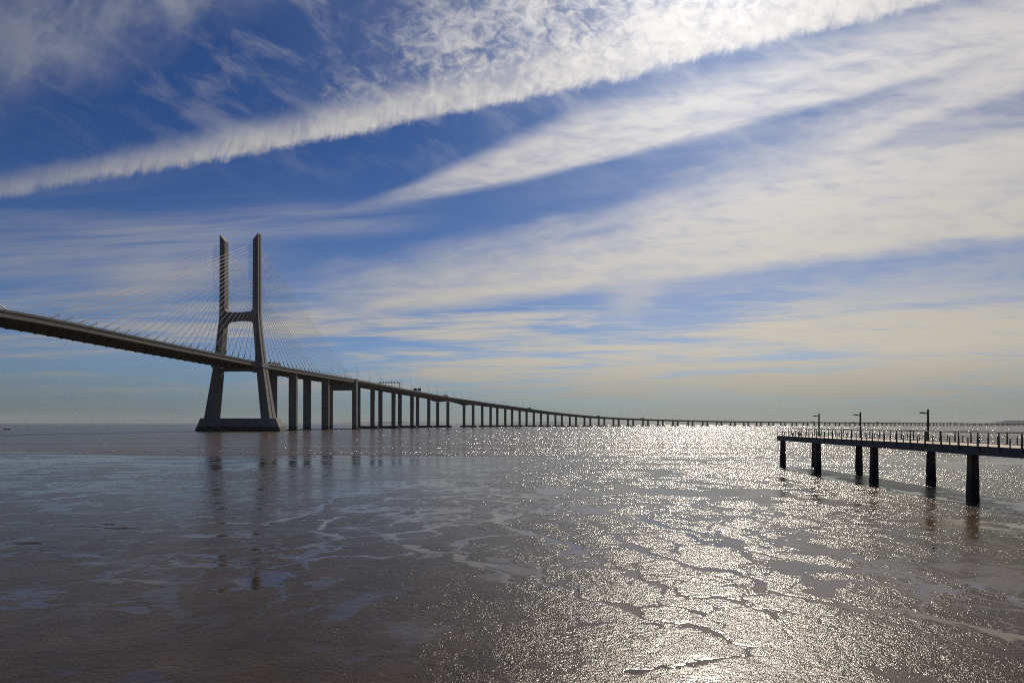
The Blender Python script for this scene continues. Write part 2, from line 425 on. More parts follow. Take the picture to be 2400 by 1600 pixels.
# gantries, signs ---------------------------------------------------------
def gantry(s,label,boxes):
    x,y,h=vf(s); z=zvia(s)-1
    g=empty('sign_gantry',(x,y,z),-h,label,'gantry','gantries over the viaduct road')
    mb=MB()
    for zz in(7.0,7.9):
        for yy in(-.4,.4): mb.tube((-14.3,yy,zz),(14.3,yy,zz),.12,n=6)
    for k in range(14):
        a=-14.3+28.6*k/14; b=a+28.6/14
        for yy in(-.4,.4): mb.tube((a,yy,7.0 if k%2 else 7.9),(b,yy,7.9 if k%2 else 7.0),.07,n=4)
    mb.build('truss',M['dark'],g)
    for sg in(-1,1):
        mb=MB(); mb.hexa([(sg*14.4-.3,-.4,0),(sg*14.4+.3,-.4,0),(sg*14.4+.3,.4,0),(sg*14.4-.3,.4,0)],[(sg*14.4-.5,-.5,8.0),(sg*14.4+.5,-.5,8.0),(sg*14.4+.5,.5,8.0),(sg*14.4-.5,.5,8.0)])
        mb.build('leg',M['dark'],g)
    for k in range(boxes):
        a=-11+22*k/max(1,boxes-1)
        mb=MB(); mb.box(a-.75,a+.75,-.75,-.45,7.3,8.9); mb.box(a-.85,a+.85,-.95,-.75,8.8,8.95); mb.build('lane_signal',M['dark'],g)
def s_at(xp): return float(np.interp(xp,uu,ps))
gantry(s_at(927),'dark portal gantry with a row of lane signals over the near viaduct road',7)
gantry(s_at(1715),'thin portal gantry over the far middle stretch of the viaduct',0)
gantry(s_at(2105),'faint portal gantry over the most distant stretch of viaduct, right of the pier lamps',0)
s=s_at(1003); x,y,h=vf(s)
g=empty('road_sign',(x,y,zvia(s)-1),-h,'pair of dark rectangular road sign panels above the viaduct parapet','road sign')
for a in(-11.0,-4.8):
    mb=MB(); mb.box(a-2.5,a+2.5,-.15,.05,5.4,9.4); pn=mb.build('sign_panel',M['sign'],g)
    mb=MB(); mb.box(a-2.62,a+2.62,.06,.14,5.28,9.52); mb.build('panel_frame',M['steel'],pn)
mb=MB(); mb.tube((-14.4,.25,0),(-14.4,.25,8.0),.18,n=8); mb.tube((-14.4,.25,7.4),(-2.3,.25,7.4),.14,n=8); mb.build('post',M['dark'],g)

# vehicles -----------------------------------------------------------------
def wheel(mb,x,y,r=.5): mb.tube((x-.14,y,r),(x+.14,y,r),r,n=14)
def make_truck(col):
    r=empty('truck'); b=M[col]
    mb=MB(); mb.box(-1.27,1.27,-1.0,12.6,1.15,4.0); tr=mb.build('trailer',b,r,.05)
    mb=MB(); mb.box(-.5,.5,-3.6,12.2,.75,1.1); mb.build('chassis',M['dark'],r)
    mb=MB(); mb.prism([(-1.5,.7),(-4.1,.7),(-4.1,2.0),(-3.75,3.3),(-3.3,3.75),(-1.5,3.9)],lambda p:(-1.22,p[0],p[1]),lambda p:(1.22,p[0],p[1])); cb=mb.build('cab',M['white'],r,.06)
    mb=MB(); mb.poly([(-1.05,-4.12,2.1),(1.05,-4.12,2.1),(1.0,-3.8,3.2),(-1.0,-3.8,3.2)],[(0,1,2,3)]); mb.build('windscreen',M['dark'],cb)
    for yy in(-3.2,-1.0,8.4,9.7,11.0):
        for xx in(-1.05,1.05):
            mb=MB(); wheel(mb,xx,yy); mb.build('wheel',M['rubber'],r)
    return r
def make_car(col,van=False):
    r=empty('van' if van else 'car'); b=M[col]
    prof=[(-2.6,.35),(-2.6,1.2),(-1.9,1.35),(-1.3,2.2),(2.5,2.3),(2.6,.35)] if van else [(-2.2,.3),(-2.2,.8),(-1.1,.95),(-.5,1.45),(1.1,1.45),(1.8,.95),(2.2,.9),(2.2,.3)]
    w=.98 if van else .88
    mb=MB(); mb.prism(prof,lambda p:(-w,p[0],p[1]),lambda p:(w,p[0],p[1])); mb.build('body',b,r,.06)
    g=[(-1.65,1.45),(-1.3,2.05),(.2,2.1),(.2,1.45)] if van else [(-.95,.98),(-.45,1.38),(1.05,1.38),(1.6,.98)]
    mb=MB()
    for sg in(-1,1): mb.prism(g,lambda p:(sg*(w-.01),p[0],p[1]),lambda p:(sg*(w+.015),p[0],p[1]))
    mb.build('side_window',M['dark'],r)
    for yy in(-1.5,1.45):
        for xx in(-w+.1,w-.1):
            mb=MB(); wheel(mb,xx,yy,.34); mb.build('wheel',M['rubber'],r)
    return r
p=W(CT+11.0,24,zdeck(30)-1.0)
r=make_truck('grey'); r.location=p; r.rotation_euler=(0,0,-math.atan2(A[0],A[1])); r.rotation_euler[2]=-math.atan2(A[0],A[1])
tag(r,'long grey lorry on the bridge deck just right of the tower leg','lorry','vehicles crossing the bridge')
veh=[(1041,'truck','grey','grey lorry low behind the parapet just right of the two sign panels'),(1187,'van','grey','small grey van on the viaduct left of the brown box lorry'),
(1238,'truck','grey','box lorry standing tallest on the middle of the curving viaduct'),(1400,'truck','white','lorry on the viaduct where it nears the horizon, right of centre'),
(1503,'truck','grey','lorry on the viaduct above the bright water, right of the box lorry'),(1524,'car','dark','dark car on the viaduct just right of the lorry over bright water'),
(1560,'van','dark','dark van on the viaduct midway between two far lorries'),(1624,'van','white','white van on the viaduct left of the middle gantry'),
(1903,'truck','white','far lorry on the viaduct just left of the first pier lamp'),(1981,'van','dark','dark van on the far viaduct between first and second pier lamps'),
(1998,'truck','grey','far lorry on the viaduct just left of the second pier lamp'),(2055,'truck','dark','dark far lorry on the viaduct just right of the second pier lamp'),
(2076,'van','grey','grey far van on the viaduct left of the faintest gantry'),(2226,'truck','dark','dark lorry on the most distant viaduct right of the third pier lamp'),
(2237,'truck','grey','grey lorry following close behind the most distant dark lorry')]
protos={}
for xp,kd,colr,lb in veh:
    if (kd,colr) not in protos:
        r=make_truck(colr) if kd=='truck' else make_car(colr,kd=='van'); protos[(kd,colr)]=r
    else: r=copy_tree(protos[(kd,colr)])
    s=s_at(xp); x,y,h=vf(s); t=9.5
    r.location=(x+math.cos(h)*t,y-math.sin(h)*t,zvia(s)-.96); r.rotation_euler=(0,0,-h)
    tag(r,lb,{'truck':'lorry','van':'van','car':'car'}[kd],'vehicles crossing the bridge')

# ------------------------------------------------------------------ walkway pier
PA=math.atan(.0618); PL=(math.sin(PA),math.cos(PA)); PT=(math.cos(PA),-math.sin(PA))
ZD=4.44; DW=5.2; Y1=98.6; X1=38.3
pier=empty('walkway_pier',(X1,Y1,0),0,'raised walkway pier on rust-stained square piles standing in the mud at right','pier')
def Q(t,l,z): return Vector((PT[0]*t-PL[0]*l,PT[1]*t-PL[1]*l,z))   # l measured back from the far end
LP=90.0
def qbox(mb,t0,t1,l0,l1,z0,z1):
    mb.hexa([Q(t0,l0,z0),Q(t1,l0,z0),Q(t1,l1,z0),Q(t0,l1,z0)],[Q(t0,l0,z1),Q(t1,l0,z1),Q(t1,l1,z1),Q(t0,l1,z1)])
mb=MB()
for k in range(int(LP/.3)):
    qbox(mb,.12,DW-.12,k*.3+.006,k*.3+.294,ZD-.08,ZD)
mb.build('planking',M['wood'],pier)
for t0,t1 in((0,.11),(DW-.11,DW)):
    mb=MB(); qbox(mb,t0,t1,0,LP,ZD-.62,ZD+.03); qbox(mb,t0-.06 if t0==0 else t0,t1 if t0==0 else t1+.06,-.02,LP,ZD-.66,ZD-.6)
    mb.build('edge_beam',M['steelb'],pier)
mb=MB(); qbox(mb,.115,DW-.115,-.05,.1,ZD-.6,ZD-.085); mb.build('end_beam',M['steelb'],pier)
pl_l=[1.1,14.0,28.9,45.4,61.0,76.5]; pl_f=[1.1,15.3,31.2,47.2,62.5,78.0]
for l,lf in zip(pl_l,pl_f):
    mb=MB(); mb.hexa([Q(.13,l-.42,ZD-.72),Q(DW-.13,lf-.42,ZD-.72),Q(DW-.13,lf+.42,ZD-.72),Q(.13,l+.42,ZD-.72)],[Q(.13,l-.42,ZD-.09),Q(DW-.13,lf-.42,ZD-.09),Q(DW-.13,lf+.42,ZD-.09),Q(.13,l+.42,ZD-.09)]); mb.build('bent_cap',M['steelb'],pier)
    for t,l2 in((.46,l),(DW-.34,lf)):
        mb=MB(); rng=random.Random(int(l*7+t*3)); N=16; w0=.275
        rings=[]
        for j in range(N+1):
            z=-.5+(ZD-.22)*j/N; z=min(z,ZD-.721)
            w=w0+(.055 if z<.5 else .055*max(0,1-(z-.5)/3.2)); jit=.035*max(0,1-z/2.2)
            q=[(-w,-w),(-w*.2,-w*1.04),(w,-w),(w*1.03,.1),(w,w),(-w,w),(-w*1.03,0)]
            rings.append([Q(t+a+rng.uniform(-jit,jit),l2+b+rng.uniform(-jit,jit),z) for a,b in q])
        n=7; vs=[p for r_ in rings for p in r_]; fs=[(k*n+i,k*n+(i+1)%n,(k+1)*n+(i+1)%n,(k+1)*n+i) for k in range(N) for i in range(n)]
        mb.poly(vs,fs+[tuple(range(n-1,-1,-1)),tuple(range(N*n,(N+1)*n))]); mb.build('pile',M['pile'],pier)
# handrails
def rail_side(t,out):
    mb=MB(); mb.tube(Q(t,0,ZD+1.08),Q(t,LP,ZD+1.08),.035,n=8)
    for z in(.28,.5,.62): mb.tube(Q(t,0,ZD+z),Q(t,LP,ZD+z),.011,n=4)
    hr=mb.build('handrail',M['railg'],pier)
    nmax=36; k=0; l=.1
    while l<LP-.2:
        mb=MB(); o=out*.12
        for(a,b) in((t,0),):
            w0,w1=.045,.115
            mb.hexa([Q(t-.03,l-w1,ZD-.3),Q(t+.03,l-w1,ZD-.3),Q(t+.03,l+w1,ZD-.3),Q(t-.03,l+w1,ZD-.3)],[Q(t-.03,l-w1*.8,ZD+.25),Q(t+.03,l-w1*.8,ZD+.25),Q(t+.03,l+w1*.8,ZD+.25),Q(t-.03,l+w1*.8,ZD+.25)])
            mb.hexa([Q(t-.03,l-w1*.8,ZD+.251),Q(t+.03,l-w1*.8,ZD+.251),Q(t+.03,l+w1*.8,ZD+.251),Q(t-.03,l+w1*.8,ZD+.251)],[Q(t-.025,l-w0,ZD+1.06),Q(t+.025,l-w0,ZD+1.06),Q(t+.025,l+w0,ZD+1.06),Q(t-.025,l+w0,ZD+1.06)])
        mb.build('post',M['rail'],hr)
        if l<60:
            mb=MB(); lm=l+1.23; mb.hexa([Q(t-.03,lm-.04,ZD-.1),Q(t+.03,lm-.04,ZD-.1),Q(t+.03,lm+.04,ZD-.1),Q(t-.03,lm+.04,ZD-.1)],[Q(t-.03,lm-.035,ZD+.66),Q(t+.03,lm-.035,ZD+.66),Q(t+.03,lm+.035,ZD+.66),Q(t-.03,lm+.035,ZD+.66)])
            mb.build('short_post',M['rail'],hr)
        l+=2.46
    return hr
rail_side(-.035,-1); rail_side(DW+.035,1)
mb=MB(); mb.tube(Q(0,-.06,ZD+1.08),Q(DW,-.06,ZD+1.08),.035,n=8)
for z in(.28,.5,.62): mb.tube(Q(0,-.06,ZD+z),Q(DW,-.06,ZD+z),.011,n=4)
hr=mb.build('handrail',M['rail'],pier)
for j in range(1,5):
    mb=MB(); t=DW*j/5; mb.hexa([Q(t-.05,-.09,ZD-.2),Q(t+.05,-.09,ZD-.2),Q(t+.05,-.03,ZD-.2),Q(t-.05,-.03,ZD-.2)],[Q(t-.03,-.09,ZD+1.05),Q(t+.03,-.09,ZD+1.05),Q(t+.03,-.03,ZD+1.05),Q(t-.03,-.03,ZD+1.05)]); mb.build('post',M['rail'],hr)
for l,t in((23.5,-.035),(37.0,-.035)):
    mb=MB(); 
    b=[Q(t-.05,l-.7,ZD+1.12),Q(t+.3,l-.7,ZD+1.12),Q(t+.3,l+.7,ZD+1.12),Q(t-.05,l+.7,ZD+1.12)]
    mb.hexa(b,[q+Vector((0,0,.05)) for q in b]); mb.build('rail_shelf',M['wood'],pier)
# bench at the far end
bp_=Vector(pier.location)+Q(1.9,2.6,ZD)
be=empty('bench',bp_,-PA,'low flat backless bench on the deck at the far end of the pier','bench')
mb=MB()
for a in(-.28,-.09,.1): mb.box(-.75,.75,a,a+.17,.42,.48)
mb.build('seat',M['rail'],be)
for a in(-.5,.5):
    mb=MB(); mb.hexa([(a-.16,-.24,0),(a-.08,-.24,0),(a-.08,.24,0),(a-.16,.24,0)],[(a-.04,-.2,.418),(a+.04,-.2,.418),(a+.04,.2,.418),(a-.04,.2,.418)]); mb.build('leg',M['rail'],be)
# lamps on the pier
def pier_lamp():
    r=empty('street_lamp')
    mb=MB(); mb.tube((0,0,0),(0,0,3.15),.105,.095,12); mb.build('pole',M['lamp'],r)
    mb=MB(); mb.tube((0,0,0),(0,0,.05),.19,n=12); mb.build('base_plate',M['lamp'],r)
    mb=MB(); mb.tube((-.08,0,2.78),(-.3,0,2.80),.045,n=6)
    mb.prism([(-.22,2.73),(-.34,2.85),(-.66,2.90),(-.9,2.88),(-.88,2.83),(-.55,2.74)],lambda p:(p[0],-.13,p[1]),lambda p:(p[0],.13,p[1]))
    mb.build('lamp_head',M['lamp'],r,.01)
    return r
pr0=pier_lamp()
for i,(l,lb) in enumerate(((3.3,'farthest and smallest dark lamp post, near the outer end of the pier'),(16.15,'dark single-arm lamp post in the middle of the three on the pier'),(31.05,'nearest and tallest dark lamp post on the pier'))):
    r=pr0 if i==0 else copy_tree(pr0)
    r.location=Vector(pier.location)+Q(DW-.55,l,ZD); r.rotation_euler=(0,0,-.12)
    tag(r,lb,'street lamp','lamp posts on the walkway pier')

# ------------------------------------------------------------------ boats, buoys, birds
def boat(L):
    r=empty('rowing_boat'); h=.12*L; N=10; vs=[];fs=[]
    for i in range(N+1):
        a=i/N; w=.17*L*math.sin(PI*min(1,max(.06,a*.86+.1)))**.7; x=(a-.5)*L; zt=h*(1+.6*(2*a-1)**2)
        vs+=[(x,-w,zt),(x,-w*.6,.0-.05),(x,w*.6,-.05),(x,w,zt)]
    for i in range(N):
        for j in range(3): fs.append((i*4+j,i*4+j+1,i*4+5+j,i*4+4+j))
    fs+=[(0,1,2,3),(N*4+3,N*4+2,N*4+1,N*4)]
    me=MB(); me.poly(vs,fs); o=me.build('hull',M['hull'],r); md=o.modifiers.new('s','SOLIDIFY'); md.thickness=.07
    mb=MB(); mb.box(-.12*L,-.05*L,-.15*L,.15*L,h*.8,h*.9); mb.box(.16*L,.23*L,-.14*L,.14*L,h*.85,h*.95); mb.build('thwart',M['wood'],r)
    mb=MB(); mb.box(-.47*L,-.40*L,-.1,.1,h*.9,h*1.9); mb.build('outboard_motor',M['dark'],r,.03)
    return r
b0=None
for xp,yp,L,lb in((17,1006.8,5.4,'dark small boat lying on the water near the left edge'),(1051,1006.9,4.6,'dark small boat on the water below the wide viaduct span'),
                  (1214,1003.2,7.0,'dark longer boat on the water below the middle of the viaduct'),(1323,1001.4,6.0,'tiny dark boat on the water, right of the longer boat')):
    X,Y=gpt(xp,yp)
    r=boat(L); r.location=(X,Y,.0); r.rotation_euler=(0,0,random.uniform(-.3,.3)); tag(r,lb,'boat','small boats moored in the river')
def buoy():
    r=empty('buoy'); mb=MB(); mb.tube((0,0,-.1),(0,0,.55),.42,.34,12); mb.build('float',M['hull'],r,.05)
    mb=MB(); mb.tube((0,0,.5),(0,0,1.3),.06,.04,6); mb.build('marker',M['dark'],r); return r
b0=buoy()
for i,(xp,yp,lb) in enumerate(((44.5,1006.2,'tiny dark mooring buoy just right of the boat at the left edge'),(67,1006.5,'dark mooring buoy second to the right of the left-edge boat'),(250,1006.0,'dark buoy on the water midway between left edge and tower base'),
    (1222,1000.6,'dark buoy close beside the longer boat'),(1313,1010.3,'dark buoy floating nearer than the tiny boat, on the left'),(1330,1009.5,'dark buoy floating nearer than the tiny boat, on the right'))):
    r=b0 if i==0 else copy_tree(b0); X,Y=gpt(xp,yp); r.location=(X,Y,0); tag(r,lb,'buoy','mooring buoys on the river')
def bird():
    r=empty('bird'); N=9; vs=[];fs=[]
    prof=[(-.17,.012,.20),(-.13,.02,.19),(-.06,.05,.165),(.02,.06,.16),(.08,.045,.18),(.115,.025,.225),(.135,.032,.25),(.16,.028,.255),(.185,.008,.245),(.25,.003,.225)]
    for x,rr,z in prof:
        for k in range(8): vs.append((x,math.cos(k*PI/4)*rr,z+math.sin(k*PI/4)*rr))
    for i in range(len(prof)-1):
        for k in range(8): fs.append((i*8+k,i*8+(k+1)%8,i*8+8+(k+1)%8,i*8+8+k))
    mb=MB(); mb.poly(vs,fs+[tuple(range(7,-1,-1)),tuple(range(len(prof)*8-8,len(prof)*8))])
    for sg in(-1,1):
        mb.tube((.01,sg*.022,.12),(-.005,sg*.022,.06),.006,n=5); mb.tube((-.005,sg*.022,.06),(.01,sg*.022,-.02),.005,n=5); mb.tube((.01,sg*.022,0),(.05,sg*.03,0),.005,n=5)
    mb.build('body',M['feather'],r,smooth=True); return r
b0=bird()
for i,(xp,yp,lb) in enumerate(((1386,1107.5,'small dark wading bird on the far mud, middle of the flat'),(2188,1293,'dark wading bird on the mud in front of the pier, well below the third lamp'))):
    r=b0 if i==0 else copy_tree(b0); X,Y=gpt(xp,yp,.05); r.location=(X,Y,.06 if yp<1200 else .1); r.rotation_euler=(0,0,1.0*i); r.scale=(1.0,)*3; tag(r,lb,'bird','wading birds on the mudflat')

# ------------------------------------------------------------------ ground, mud, water
def vnoise(x,y,seed=0):
    xi=np.floor(x).astype(np.int64); yi=np.floor(y).astype(np.int64); fx=x-xi; fy=y-yi
    fx=fx*fx*(3-2*fx); fy=fy*fy*(3-2*fy)
    def h(a,b):
        n=(a*374761393+b*668265263+seed*1442695041)&0x7fffffff; n=((n^(n>>13))*1274126177)&0x7fffffff; n=(n^(n>>16))
        return (n&0xffff)/65535.0
    return (h(xi,yi)*(1-fx)+h(xi+1,yi)*fx)*(1-fy)+(h(xi,yi+1)*(1-fx)+h(xi+1,yi+1)*fx)*fy
def fbm(x,y,o=4,seed=0,g=.5):
    a=1;t=0;r=0
    for i in range(o): r=r+a*vnoise(x,y,seed+i*7); t+=a; a*=g; x=x*2.03+3.1; y=y*2.03+1.7
    return r/t
def sst(x,a,b):
    t=np.clip((x-a)/(b-a),0,1); return t*t*(3-2*t)
yy=np.concatenate([np.linspace(1056,1120,110)[:-1],np.linspace(1120,1640,470)])
Yr=HC*F/(yy-992.7); Yr=np.concatenate([Yr,np.linspace(Yr[-1]-.12,3,60),[0,-6,-15,-35,-80,-200]])
un=np.linspace(-1,1,1380); ex=np.array([1.01,1.03,1.06,1.1,1.16,1.25,1.4,1.65,2.1,3.0,5.0,9.0]); un=np.concatenate([-ex[::-1],un,ex]); NC=len(un)
Yg,Ug=np.meshgrid(Yr,un,indexing='ij'); Xg=Ug*(np.maximum(Yg,3)*.92+9)
creeks=[ # (points in photo pixels turned into ground metres, half width, depth)
 ([(1167,1146),(1150,1154),(1188,1166),(1163,1176),(1222,1182),(1190,1190),(1148,1199),(1151,1206),(1182,1212),(1165,1226),(1200,1240),(1232,1254),(1269,1260),(1290,1272),(1330,1279),(1357,1290),(1338,1307),(1290,1319),(1237,1325),(1135,1329),(1086,1319)],.32,.10),
 ([(1182,1214),(1122,1231),(1041,1238),(963,1252),(910,1257),(800,1266),(700,1290),(600,1300)],.28,.07),
 ([(910,1257),(935,1274),(975,1290),(1004,1298),(1065,1301),(1082,1311),(1102,1327),(1151,1348),(1200,1372)],.3,.06),
 ([(1081,1272),(1080,1298)],.25,.05),([(1084,1274),(1155,1262),(1232,1255)],.16,.05),
 ([(935,1274),(800,1290),(700,1310)],.2,.05),([(966,1300),(920,1314),(800,1308),(640,1335),(560,1340)],.28,.05),
 ([(1330,1333),(1261,1339),(1243,1352),(1253,1368),(1290,1384),(1371,1409),(1453,1433),(1514,1462),(1600,1480),(1702,1515),(1763,1531),(1730,1550),(1661,1558),(1560,1580),(1500,1600)],.27,.08),
 ([(1600,1331),(1694,1348),(1755,1364),(1775,1384),(1845,1405),(1926,1421),(2008,1441),(2049,1446),(2122,1437),(2212,1466),(2334,1503),(2400,1511),(2500,1530)],.26,.06),
 ([(2167,1429),(2151,1405),(2171,1380),(2143,1364),(2069,1356),(1967,1343),(1845,1319),(1743,1295),(1641,1274),(1600,1254),(1500,1240)],.2,.06),
 ([(1400,1200),(1600,1221),(1681,1229),(1784,1258),(1845,1278),(2008,1315),(2069,1340),(2171,1360),(2294,1384),(2375,1413),(2450,1440)],.2,.05),
 ([(1412,1254),(1469,1274),(1514,1303),(1600,1327),(1694,1348)],.35,.04),
 ([(1371,1327),(1469,1352),(1555,1392),(1600,1409),(1660,1405),(1710,1415),(1790,1440)],.3,.04),
 ([(1820,1250),(1760,1262),(1830,1290),(1900,1312),(1940,1300)],.2,.04),
 ([(1500,1180),(1540,1200),(1500,1215),(1560,1240),(1700,1265),(1780,1290)],.3,.05),
 ([(1836,1094),(1880,1106),(1930,1118),(2000,1134),(2050,1142),(2150,1160),(2280,1184),(2400,1196),(2500,1200)],.5,.12),
 ([(610,1235),(710,1213),(760,1190),(800,1150)],.2,.04),([(800,1266),(740,1250),(760,1228),(800,1215)],.25,.05),
 ([(0,1180),(200,1165),(330,1150)],.4,.05),([(280,1205),(350,1190),(420,1182),(480,1165)],.3,.05),([(120,1225),(300,1210),(450,1200)],.3,.05),
]
dist=np.full(Xg.shape,9.0); wmask=np.zeros(Xg.shape); carve=np.zeros(Xg.shape)
wx=(fbm(Xg*.9,Yg*.9,3,11)-.5)*1.1+(fbm(Xg*3.3,Yg*3.3,2,15)-.5)*.3; wy=(fbm(Xg*.9,Yg*.9,3,21)-.5)*1.1+(fbm(Xg*3.3,Yg*3.3,2,25)-.5)*.3
PXw=Xg+wx; PYw=Yg+wy; wn=fbm(Xg*.5,Yg*.5,3,31)
for pts,hw,dp in creeks:
    P=[gpt(*p) for p in pts]
    d=np.full(Xg.shape,9.0)
    for (x0,y0),(x1,y1) in zip(P,P[1:]):
        m=(Xg>min(x0,x1)-3)&(Xg<max(x0,x1)+3)&(Yg>min(y0,y1)-3)&(Yg<max(y0,y1)+3)
        if not m.any(): continue
        ax=PXw[m]-x0; ay=PYw[m]-y0; bx=x1-x0; by=y1-y0; t=np.clip((ax*bx+ay*by)/(bx*bx+by*by+1e-9),0,1)
        d[m]=np.minimum(d[m],np.hypot(ax-t*bx,ay-t*by))
    hwl=hw*(.3+.9*sst(wn,.3,.75))*(.7+Yg/120)
    wmask=np.maximum(wmask,1-sst(d,hwl*.8,hwl*1.08))
    carve=np.maximum(carve,.13*dp*(1-sst(d,hwl*.8,hwl*2.0)))
# lesser rills and pools
def vor(x,y,seed):
    xi=np.floor(x).astype(np.int64); yi=np.floor(y).astype(np.int64); f1=np.full(x.shape,9.0); f2=np.full(x.shape,9.0)
    def h(a,b,k):
        n=(a*374761393+b*668265263+(seed+k)*1442695041)&0x7fffffff; n=((n^(n>>13))*1274126177)&0x7fffffff; return ((n^(n>>16))&0xffff)/65535.0
    for i in(-1,0,1):
        for j in(-1,0,1):
            d=np.hypot(xi+i+h(xi+i,yi+j,0)-x,yi+j+h(xi+i,yi+j,5)-y); m=d<f1; f2=np.where(m,f1,np.minimum(f2,d)); f1=np.where(m,d,f1)
    return f2-f1
ve=vor(Xg*.27+wx*.34,Yg*.17+wy*.3,201); vm_=sst(fbm(Xg*.06,Yg*.06,3,205),.42,.6)
cell=(1-sst(ve,.02+.08*wn*wn,.04+.13*wn*wn))*vm_*sst(Yg,17,24)*sst(Yg,80,60)*(1-.6*sst(-Xg,6,16))
rx=Xg*.16+wx*.25; ry=Yg*.1+wy*.2
rid=1-np.abs(fbm(rx+4,ry,5,41,.55)*2-1)
rill=sst(rid,.95,.975)*(sst(fbm(Xg*.05,Yg*.05,2,45),.35,.55))
pool=sst(fbm(Xg*.13+wx*.2,Yg*.085+wy*.15,5,51,.6),.63,.66)
nearl=sst(Yg,46,26)*sst(-Xg,-6,6)
pool2=sst(fbm(Xg*.2+wx*.2,Yg*.16,5,61,.62)+.06*nearl,.63,.70)
farw=sst(Yg,78,106)                                    # thin film of water before the river's edge
scal=fbm(Xg*.22+Yg*.1+wx*.3,Yg*.35-Xg*.1,4,71,.6)
lft=sst(-Xg,-22,8)*sst(Yg,30,48)
rg=fbm(Xg*.075+wx*.3+Yg*.02,Yg*.2+wy*.3-Xg*.05,5,171,.6); rg2=fbm(Xg*.16+wx*.3,Yg*.45+wy*.3-Xg*.07,4,177,.6)
film=np.maximum(sst(1-np.abs(rg*2-1),.91,.965),.8*sst(1-np.abs(rg2*2-1),.91,.97)*sst(vnoise(Xg*.06,Yg*.06,181),.3,.6))*lft
streakn=fbm(Xg*.42+wx*.3,Yg*1.0+wy*.3+Xg*.12,5,211,.62)
cor=sst(Yg-31.5-(Xg+25)*2.2,-9,0)*(1-sst(Yg-31.5-(Xg+25)*2.2,6,14))*sst(-Xg,2,12)
cor=np.maximum(cor,.96*sst(-Xg,5,9)*(1-sst(-Xg,26,34))*sst(Yg,18,22)*(1-sst(Yg,40,52)))
patch=sst(streakn*cor,.585,.61)
ve2=vor(Xg*.62+wx*.5,Yg*.36+wy*.5,221); cell2=(1-sst(ve2,.02,.07))*sst(fbm(Xg*.09,Yg*.09,3,225),.46,.6)*sst(Yg,16,22)*sst(Yg,62,42)*sst(Xg,-9,-2)
wet=np.clip(np.maximum.reduce([patch,cell2*.9,wmask,rill*.9,cell*.9,pool*.85,pool2*.7,film*.9]),0,1)
wet=np.maximum(wet,farw*sst(fbm(Xg*.06,Yg*.34,5,81,.6),.5,.6)*.9)
lump=(fbm(Xg*1.7,Yg*1.7,4,91)-.5)*.012+(fbm(Xg*.12,Yg*.12,3,95)-.5)*.03
zg=.02+np.clip(118-Yg,-20,110)*.0016+(lump*.7*(1-wet*.9))-carve-.006*wet
zg=zg+((fbm(Xg*.03,Yg*.12,3,99)-.5)*.04+(fbm(Xg*.011,Yg*.05,4,103)-.5)*.05)*sst(Yg,88,112)
nr=len(Yr); co=np.stack([Xg,Yg,zg],-1).reshape(-1,3).astype(np.float32)
idx=np.arange(nr*NC).reshape(nr,NC)
q=np.stack([idx[:-1,:-1],idx[:-1,1:],idx[1:,1:],idx[1:,:-1]],-1).reshape(-1,4)[:, ::-1]
me=bpy.data.meshes.new('mudflat'); me.vertices.add(len(co)); me.vertices.foreach_set('co',co.ravel())
me.loops.add(q.size); me.loops.foreach_set('vertex_index',q.ravel().astype(np.int32))
me.polygons.add(len(q)); me.polygons.foreach_set('loop_start',np.arange(0,q.size,4,dtype=np.int32)); me.polygons.foreach_set('loop_total',np.full(len(q),4,dtype=np.int32))
me.polygons.foreach_set('use_smooth',np.ones(len(q),dtype=bool))
at=me.attributes.new('wet','FLOAT','POINT'); at.data.foreach_set('value',wet.ravel().astype(np.float32))
me.update(); me.validate()
if me.polygons[1000].normal.z<0: me.flip_normals()
mud=bpy.data.objects.new('mudflat',me); COL.objects.link(mud); tag(mud,kind='structure')

